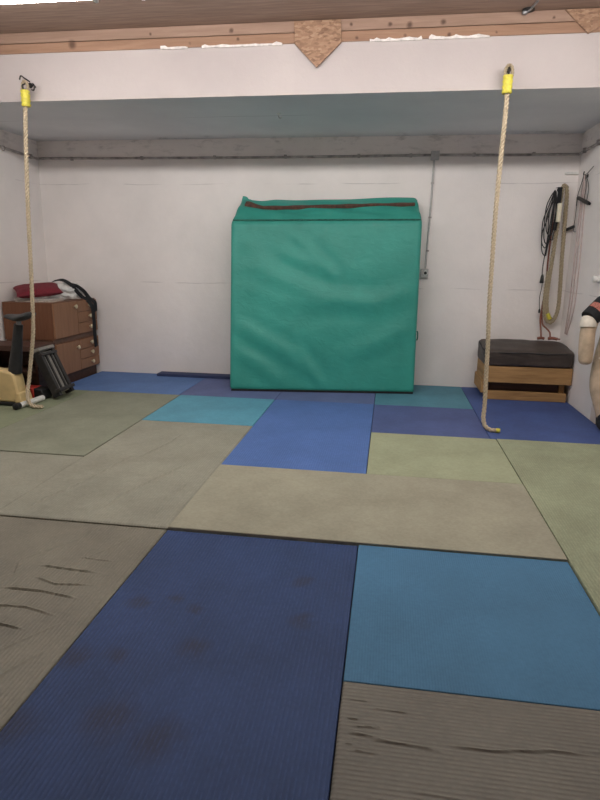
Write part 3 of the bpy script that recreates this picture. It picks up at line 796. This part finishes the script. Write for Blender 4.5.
for z0, z1, kz in ((.515,.89,.835),(.10,.45,.375)):
    d = bx(MB(), (X1,Y0+.006,z0),(FX,YD-.003,z1)).build('door', M['cab_front'], r, bevel=.003)
    knob(d, FX, 3.535, kz)
    h = (z1-z0)/3
    for k in range(3):
        d = bx(MB(), (X1,YD+.003,z0+k*h+.003),(FX,Y1-.006,z0+(k+1)*h-.003)).build('drawer', M['cab_front'], r, bevel=.003)
        knob(d, FX, 3.85, z0+(k+.5)*h+.005)
tag(r, 'brown cabinet of doors and small drawers against the left wall', 'cabinet')

def pillow(hx, hy, hz, n=22):
    vs = []; fs = []
    for sg in (1,-1):
        b = len(vs)
        for j in range(n+1):
            for i in range(n+1):
                u, v = -1+2*i/n, -1+2*j/n
                t = max(0,(1-u**4)*(1-v**4))**.5
                px = 1-.07*(1-v*v)*abs(u)**3; py = 1-.07*(1-u*u)*abs(v)**3
                vs.append((u*hx*px, v*hy*py, sg*hz*t + .006*mnoise.noise(Vector((u*3,v*3,sg)))*t))
        W = n+1
        for j in range(n):
            for i in range(n):
                q = (b+j*W+i, b+j*W+i+1, b+(j+1)*W+i+1, b+(j+1)*W+i)
                fs.append(q if sg > 0 else q[::-1])
    return vs, fs
def magazine(x, y, z, a, w, d, h, mat, label):
    r = empty('magazine', (x,y,z), (0,0,R(a)))
    MB().box((-w/2,-d/2,.0015),(w/2,d/2,h-.0015)).build('pages', M['paper'], r)
    MB().box((-w/2-.002,-d/2-.002,0),(w/2+.002,d/2+.002,.0015)).box((-w/2-.002,-d/2-.002,h-.0015),(w/2+.002,d/2+.002,h)).box((-w/2-.003,-d/2-.002,0),(-w/2-.001,d/2+.002,h)).build('cover', mat, r)
    tag(r, label, 'magazine', 'magazines on the cabinet')
magazine(-2.68,3.31,.9005,8,.40,.30,.018,M['paper2'],'lower pale magazine under the dark red cushion')
magazine(-2.70,3.33,.919,-6,.40,.28,.014,M['bag_white'],'upper white magazine directly beneath the dark red cushion')
vs, fs = pillow(.235,.20,.05)
o = MB().add(vs, fs).build('seat_cushion', M['cush_red'], smooth=70); o.location = (-2.71,3.33,1.02); o.rotation_euler = (R(11), R(-5), R(38))
tag(o, 'dark red cushion lying on magazines on the brown cabinet', 'cushion')
def blob(hx, hy, hz, seed, n=26, amp=.25):
    vs, fs = soft_box(1,1,1,n,2.4)
    out = []
    for x,y,z in vs:
        d = 1 + amp*mnoise.fractal(Vector((x*1.6+seed,y*1.6,z*1.6)),1,2,4)
        zz = z*d*hz
        out.append((x*d*hx, y*d*hy, max(zz, -hz*.62)))
    return out, fs
vs, fs = blob(.17,.22,.11,3.1)
o = MB().add(vs, fs).build('plastic_bag', M['bag_white'], smooth=50); o.location = (-2.66,3.80,.9695)
tag(o, 'crumpled white plastic bag on the brown cabinet behind the red cushion', 'bag')
def ribbon(pts, w, th, wdir, step=.02):
    P = smooth(pts, step); vs = []
    wd = Vector(wdir).normalized()
    for i, p in enumerate(P):
        t = (P[min(i+1,len(P)-1)]-P[max(i-1,0)]).normalized(); nn = t.cross(wd).normalized()
        for a, b in ((-1,-1),(1,-1),(1,1),(-1,1)): vs.append(p + wd*w/2*a + nn*th/2*b)
    m = len(P)
    fs = [(i*4+k, i*4+(k+1) % 4, i*4+4+(k+1) % 4, i*4+4+k) for i in range(m-1) for k in range(4)] + [(3,2,1,0), tuple(4*(m-1)+k for k in range(4))]
    return vs, fs
r = empty('cloth_belt', (-2.42,3.8,.9)); O2 = Vector((-2.42,3.8,.9))
mb = MB()
for pts, wd in (([(-2.715,3.66,1.105),(-2.63,3.68,1.122),(-2.555,3.70,1.088),(-2.51,3.73,1.03),(-2.475,3.77,.965),(-2.45,3.80,.925),(-2.41,3.825,.895),(-2.365,3.845,.83),(-2.36,3.865,.74),(-2.36,3.87,.6),(-2.36,3.868,.5),(-2.36,3.875,.40),(-2.36,3.885,.335)], (.55,.7,.45)),
                ([(-2.55,3.70,1.08),(-2.50,3.77,1.055),(-2.46,3.84,1.0),(-2.44,3.88,.95),(-2.41,3.89,.905),(-2.352,3.90,.86),(-2.350,3.905,.75)], (.55,.7,.45))):
    v, f = ribbon(pts, .044, .006, wd); mb.add([Vector(p)-O2 for p in v], f)
mb.build('webbing', M['blackcloth'], r, smooth=50)
tag(r, 'black cloth belt draped over the front of the brown cabinet', 'belt')

# ------------------------------------------------------------------ low bench unit, step, red case
r = empty('low_shelf', (-2.76,2.90,0)); O = Vector((-2.76,2.90,0))
bx(MB(), (-3.01,2.66,.445),(-2.358,2.995,.50)).build('top', M['bench'], r, bevel=.004)
bx(MB(), (-3.0,2.67,0),(-2.975,2.99,.445)).build('side_panel', M['bench'], r, bevel=.003)
bx(MB(), (-2.393,2.67,0),(-2.368,2.99,.445)).build('side_panel', M['bench'], r, bevel=.003)
bx(MB(), (-2.975,2.97,0),(-2.393,2.99,.445)).build('back_panel', M['bench'], r)
bx(MB(), (-2.975,2.675,.22),(-2.393,2.97,.245)).build('shelf', M['bench'], r, bevel=.003)
bx(MB(), (-2.975,2.675,.0),(-2.393,2.97,.03)).build('bottom_panel', M['bench'], r, bevel=.003)
tag(r, 'dark brown low open shelf behind the exercise bike', 'shelf')

r = empty('step_board', (-2.066,2.66,0), (0,R(-23.5),0))   # leans to the left
L = .48
for y in (-.112,.112): MB().box((-.075,y-.022,.0),(.01,y+.022,L)).build('side_rail', M['step_dark'], r, bevel=.006)
MB().box((-.065,-.09,.03),(-.01,.09,L-.02)).build('deck', M['step_grey'], r, bevel=.004)
for y in (-.042,.042): MB().box((-.01,y-.012,.04),(.006,y+.012,L-.03)).build('tread_strip', M['step_dark'], r, bevel=.003)
MB().box((-.085,-.137,L-.005),(.016,.137,L+.03)).build('end_cap', M['step_grey'], r, bevel=.008)
MB().box((-.02,-.142,.04),(.035,.142,.075)).build('cross_bar', M['step_dark'], r, bevel=.006)
MB().box((-.02,-.142,L-.06),(.02,.142,L-.03)).build('cross_bar', M['step_dark'], r, bevel=.006)
for y in (-.112,.112): MB().tube([(-.03,y-.03,.02),(-.03,y+.03,.02)], .02, 12).build('foot', M['black'], r, smooth=50)
r.location.z = .04
tag(r, 'grey and black exercise step leaning in front of the brown cabinet', 'step')

r = empty('tool_case', (-2.32,2.565,0), (0,0,R(-4)))
MB().prism([(-.2,0),(.0,0),(.0,.115),(-.17,.115),(-.2,.08)], 1, -.075, .075).build('red_shell', M['red'], r, bevel=.01)
MB().prism([(.0,0),(.10,0),(.11,.02),(.09,.10),(.0,.115)], 1, -.07, .07).build('black_end', M['black'], r, bevel=.01)
tag(r, 'low red and black case on the floor behind the exercise bike', 'case')

# ------------------------------------------------------------------ exercise bike, cut by the left edge
r = empty('exercise_bike', (-2.40,2.28,0)); O = Vector((-2.40,2.28,0))
prof = [(-2.30,.035),(-2.262,.045),(-2.285,.09),(-2.303,.17),(-2.312,.245),(-2.325,.30),(-2.36,.325),(-2.44,.338),(-2.52,.34),(-2.66,.36),(-2.78,.34),(-2.86,.26),(-2.88,.15),(-2.86,.045)]
MB().prism([(x-O.x,z) for x,z in prof], 1, -.075, .075).build('shell', M['cream'], r, bevel=.02, seg=3)
MB().prism([(x-O.x,z) for x,z in [(-2.25,.038),(-2.275,.13),(-2.31,.13),(-2.33,.038)]], 1, -.088, .088).build('rear_fairing', M['cream'], r, bevel=.008)
MB().box((-.50,-.08,.012),(.135,.08,.038)).build('base_rail', M['black'], r, bevel=.004)
# seat post sleeve
MB().tube([(.045,0,.31),(.065,0,.42),(.09,0,.55),(.115,0,.70),(.128,0,.765)], [.062,.057,.048,.042,.040], 14).build('seat_post', M['black'], r, smooth=50)
MB().tube([(.128,0,.755),(.132,0,.83)], .022, 12).build('seat_tube', M['galv'], r, smooth=50)
# saddle: nose to the left (front), broad at the rear
sv = []; sf = []; prof2 = [(-.02,.010,.012,.86),(.01,.03,.022,.862),(.05,.045,.03,.858),(.10,.07,.035,.85),(.15,.105,.036,.852),(.20,.12,.036,.866),(.24,.115,.032,.882),(.262,.08,.022,.89)]
n = 16
for x, w, h, z in prof2:
    for k in range(n):
        a = 2*math.pi*k/n; sv.append((x+.005, w*math.cos(a), z-.028+h*math.sin(a)*(1 if math.sin(a) > 0 else .9)))
for i in range(len(prof2)-1):
    for k in range(n): sf.append((i*n+k, i*n+(k+1) % n, (i+1)*n+(k+1) % n, (i+1)*n+k))
sf += [tuple(range(n))[::-1], tuple((len(prof2)-1)*n+k for k in range(n))]
MB().add(sv, sf).build('saddle', M['saddle'], r, smooth=70, subsurf=1)
def stabilizer(x, y0, y1):
    t = MB().tube([(x,y0,.03),(x+.03*(1 if x > 0 else 0),y1,.03)], .027, 14).build('stabilizer', M['whitepl'], r, smooth=50)
    for y, xx in ((y0,x),(y1,x+(.03 if x > 0 else 0))):
        s = -1 if y == y0 else 1
        if s < 0 or x < 0: MB().lathe([(.03,-.05*s if s < 0 else -.05),(.031,0),(.02,.006)] if s > 0 else [(.02,-.012),(.031,-.004),(.031,.05)], (xx,y,.031), 'y', 14).build('end_cap', M['black'], t, smooth=40)
stabilizer(.155, -.20, .19); stabilizer(-.47, -.2, .2)
MB().box((.09,-.03,.012),(.16,.03,.05)).build('rear_bracket', M['whitepl'], r, bevel=.004)
cr = MB().tube([(-.17,-.085,.20),(-.17,-.115,.20)], .03, 16).tube([(-.17,-.115,.20),(-.10,-.125,.31)], .013, 10).build('crank', M['black'], r, smooth=50)
MB().box((-.15,-.21,.30),(-.05,-.125,.325)).build('pedal', M['black'], cr, bevel=.005)
MB().tube([(-.38,0,.33),(-.43,0,.62),(-.46,0,.98)], .028, 12).build('front_post', M['whitepl'], r, smooth=50)
hb = MB().tube(smooth([(-.34,-.23,.99),(-.45,-.2,1.0),(-.46,0,.98),(-.45,.2,1.0),(-.34,.23,.99)],.02), .014, 10).build('handlebar', M['dark_steel'], r, smooth=60)
tag(r, 'cream exercise bike with a dark saddle at the left edge', 'exercise bike')

# ------------------------------------------------------------------ grappling dummy at the right edge
def dummy():
    r = empty('grappling_dummy', (3.0,2.5,0)); O = Vector((3.0,2.5,0))
    V = [((3.005,2.52,.60),(.15,.105)), ((3.005,2.54,.78),(.145,.10)), ((3.005,2.55,.95),(.165,.105)), ((3.0,2.56,1.07),(.12,.085)), ((3.0,2.56,1.15),(.06,.06)), ((3.0,2.55,1.23),(.085,.095)), ((3.0,2.545,1.33),(.088,.10)), ((3.0,2.55,1.40),(.05,.06)),
         ((2.895,2.51,.50),(.088,.092)), ((2.885,2.49,.36),(.084,.084)), ((2.935,2.46,.15),(.055,.06)), ((2.945,2.45,.055),(.046,.05)), ((2.945,2.37,.042),(.045,.038)),
         ((3.115,2.51,.50),(.088,.092)), ((3.115,2.49,.36),(.084,.084)), ((3.075,2.46,.15),(.055,.06)), ((3.065,2.45,.055),(.046,.05)), ((3.065,2.37,.042),(.045,.038)),
         ((2.86,2.53,1.045),(.075,.075)), ((2.765,2.485,.945),(.064,.064)), ((2.732,2.455,.84),(.064,.064)), ((2.736,2.445,.68),(.064,.064)), ((2.742,2.44,.545),(.056,.056)),
         ((3.14,2.53,1.045),(.075,.075)), ((3.235,2.485,.945),(.064,.064)), ((3.268,2.455,.84),(.064,.064)), ((3.264,2.445,.68),(.064,.064)), ((3.258,2.44,.545),(.056,.056))]
    E = [(0,1),(1,2),(2,3),(3,4),(4,5),(5,6),(6,7),(0,8),(8,9),(9,10),(10,11),(11,12),(0,13),(13,14),(14,15),(15,16),(16,17),(3,18),(18,19),(19,20),(20,21),(21,22),(3,23),(23,24),(24,25),(25,26),(26,27)]
    me = bpy.data.meshes.new('body'); me.from_pydata([tuple(Vector(p)-O) for p, _ in V], E, []); me.materials.append(M['dummy'])
    o = bpy.data.objects.new('body', me); COL.objects.link(o); o.parent = r
    o.modifiers.new('skin', 'SKIN').use_smooth_shade = True
    sk = me.skin_vertices[0].data
    for i, (_, rad) in enumerate(V): sk[i].radius = rad; sk[i].use_root = (i == 0)
    s = o.modifiers.new('sub', 'SUBSURF'); s.levels = 2; s.render_levels = 2
    def sleeve(name, pts, rs, mat): return MB().tube([Vector(p)-O for p in pts], rs, 18).build(name, mat, r, smooth=60)
    for sx in (1, -1):
        fx = lambda x: 3.0 + sx*(x-3.0)
        b = sleeve('shoulder_band', [(fx(2.905),2.545,1.062),(fx(2.86),2.53,1.045),(fx(2.81),2.506,.995),(fx(2.77),2.485,.96),(fx(2.738),2.470,.931)], [.078,.081,.080,.078,.075], M['blackcloth'])
        sleeve('sleeve_cap', [(fx(2.746),2.474,.93),(fx(2.736),2.466,.905),(fx(2.732),2.458,.88),(fx(2.732),2.455,.862)], [.060,.066,.067,.066], M['dummy_cream'])
        if sx == 1:
            d = Vector((2.765,2.487,.968))-Vector((2.86,2.53,1.045)); d.normalize()
            out = Vector((-.35,-.8,.5)); out = (out-d*out.dot(d)).normalized(); w = d.cross(out)
            c = Vector((2.80,2.50,.986)); vs = []
            for i in range(5):
                for j in range(7):
                    a = (j-3)*.28
                    vs.append(c + d*(-.028+.014*i) + (out*math.cos(a)+w*math.sin(a))*.0825 - O)
            fs = [(i*7+j, i*7+j+1, (i+1)*7+j+1, (i+1)*7+j) for i in range(4) for j in range(6)]
            MB().add(vs, fs).build('shoulder_patch', M['patch'], b, smooth=60)
        # dark boots
        bx0 = fx(2.94)
        MB().tube(smooth([(bx0-O.x,2.462-2.5,.20),(bx0+.003*sx-O.x,2.455-2.5,.12),(bx0+.004*sx-O.x,2.447-2.5,.058),(bx0+.004*sx-O.x,2.40-2.5,.05),(bx0+.004*sx-O.x,2.33-2.5,.044)],.03), .0545, 14).build('boot', M['blackcloth'], r, smooth=60)
    MB().tube([(.005,.02,.575),(.005,.022,.60),(.005,.024,.625)], [.15,.16,.15], 20).build('belt', M['dummy_cream'], r, smooth=60)
    r.location.z = .012
    return tag(r, 'tan canvas grappling dummy with black shoulder bands at the right edge', 'dummy')
dummy()

# ------------------------------------------------------------------ camera, world, look
cam = bpy.data.cameras.new('camera'); co = bpy.data.objects.new('camera', cam); COL.objects.link(co)
cam.sensor_fit = 'VERTICAL'; cam.sensor_height = 24; cam.lens = 588.99/800*24; cam.clip_start = .02
co.location = (1.0921,-2.7231,1.3725); co.rotation_euler = (1.3388,-.0146,.1486)
sc.camera = co
w = bpy.data.worlds.new('world'); sc.world = w; w.use_nodes = True
w.node_tree.nodes['Background'].inputs[0].default_value = (.5,.5,.5,1); w.node_tree.nodes['Background'].inputs[1].default_value = .02
sc.view_settings.view_transform = 'Standard'; sc.view_settings.look = 'None'; sc.view_settings.gamma = 1; sc.view_settings.exposure = 1.22
sc.cycles.max_bounces = 10; sc.cycles.diffuse_bounces = 6; sc.cycles.use_denoising = True
sc.cycles.sample_clamp_indirect = 6
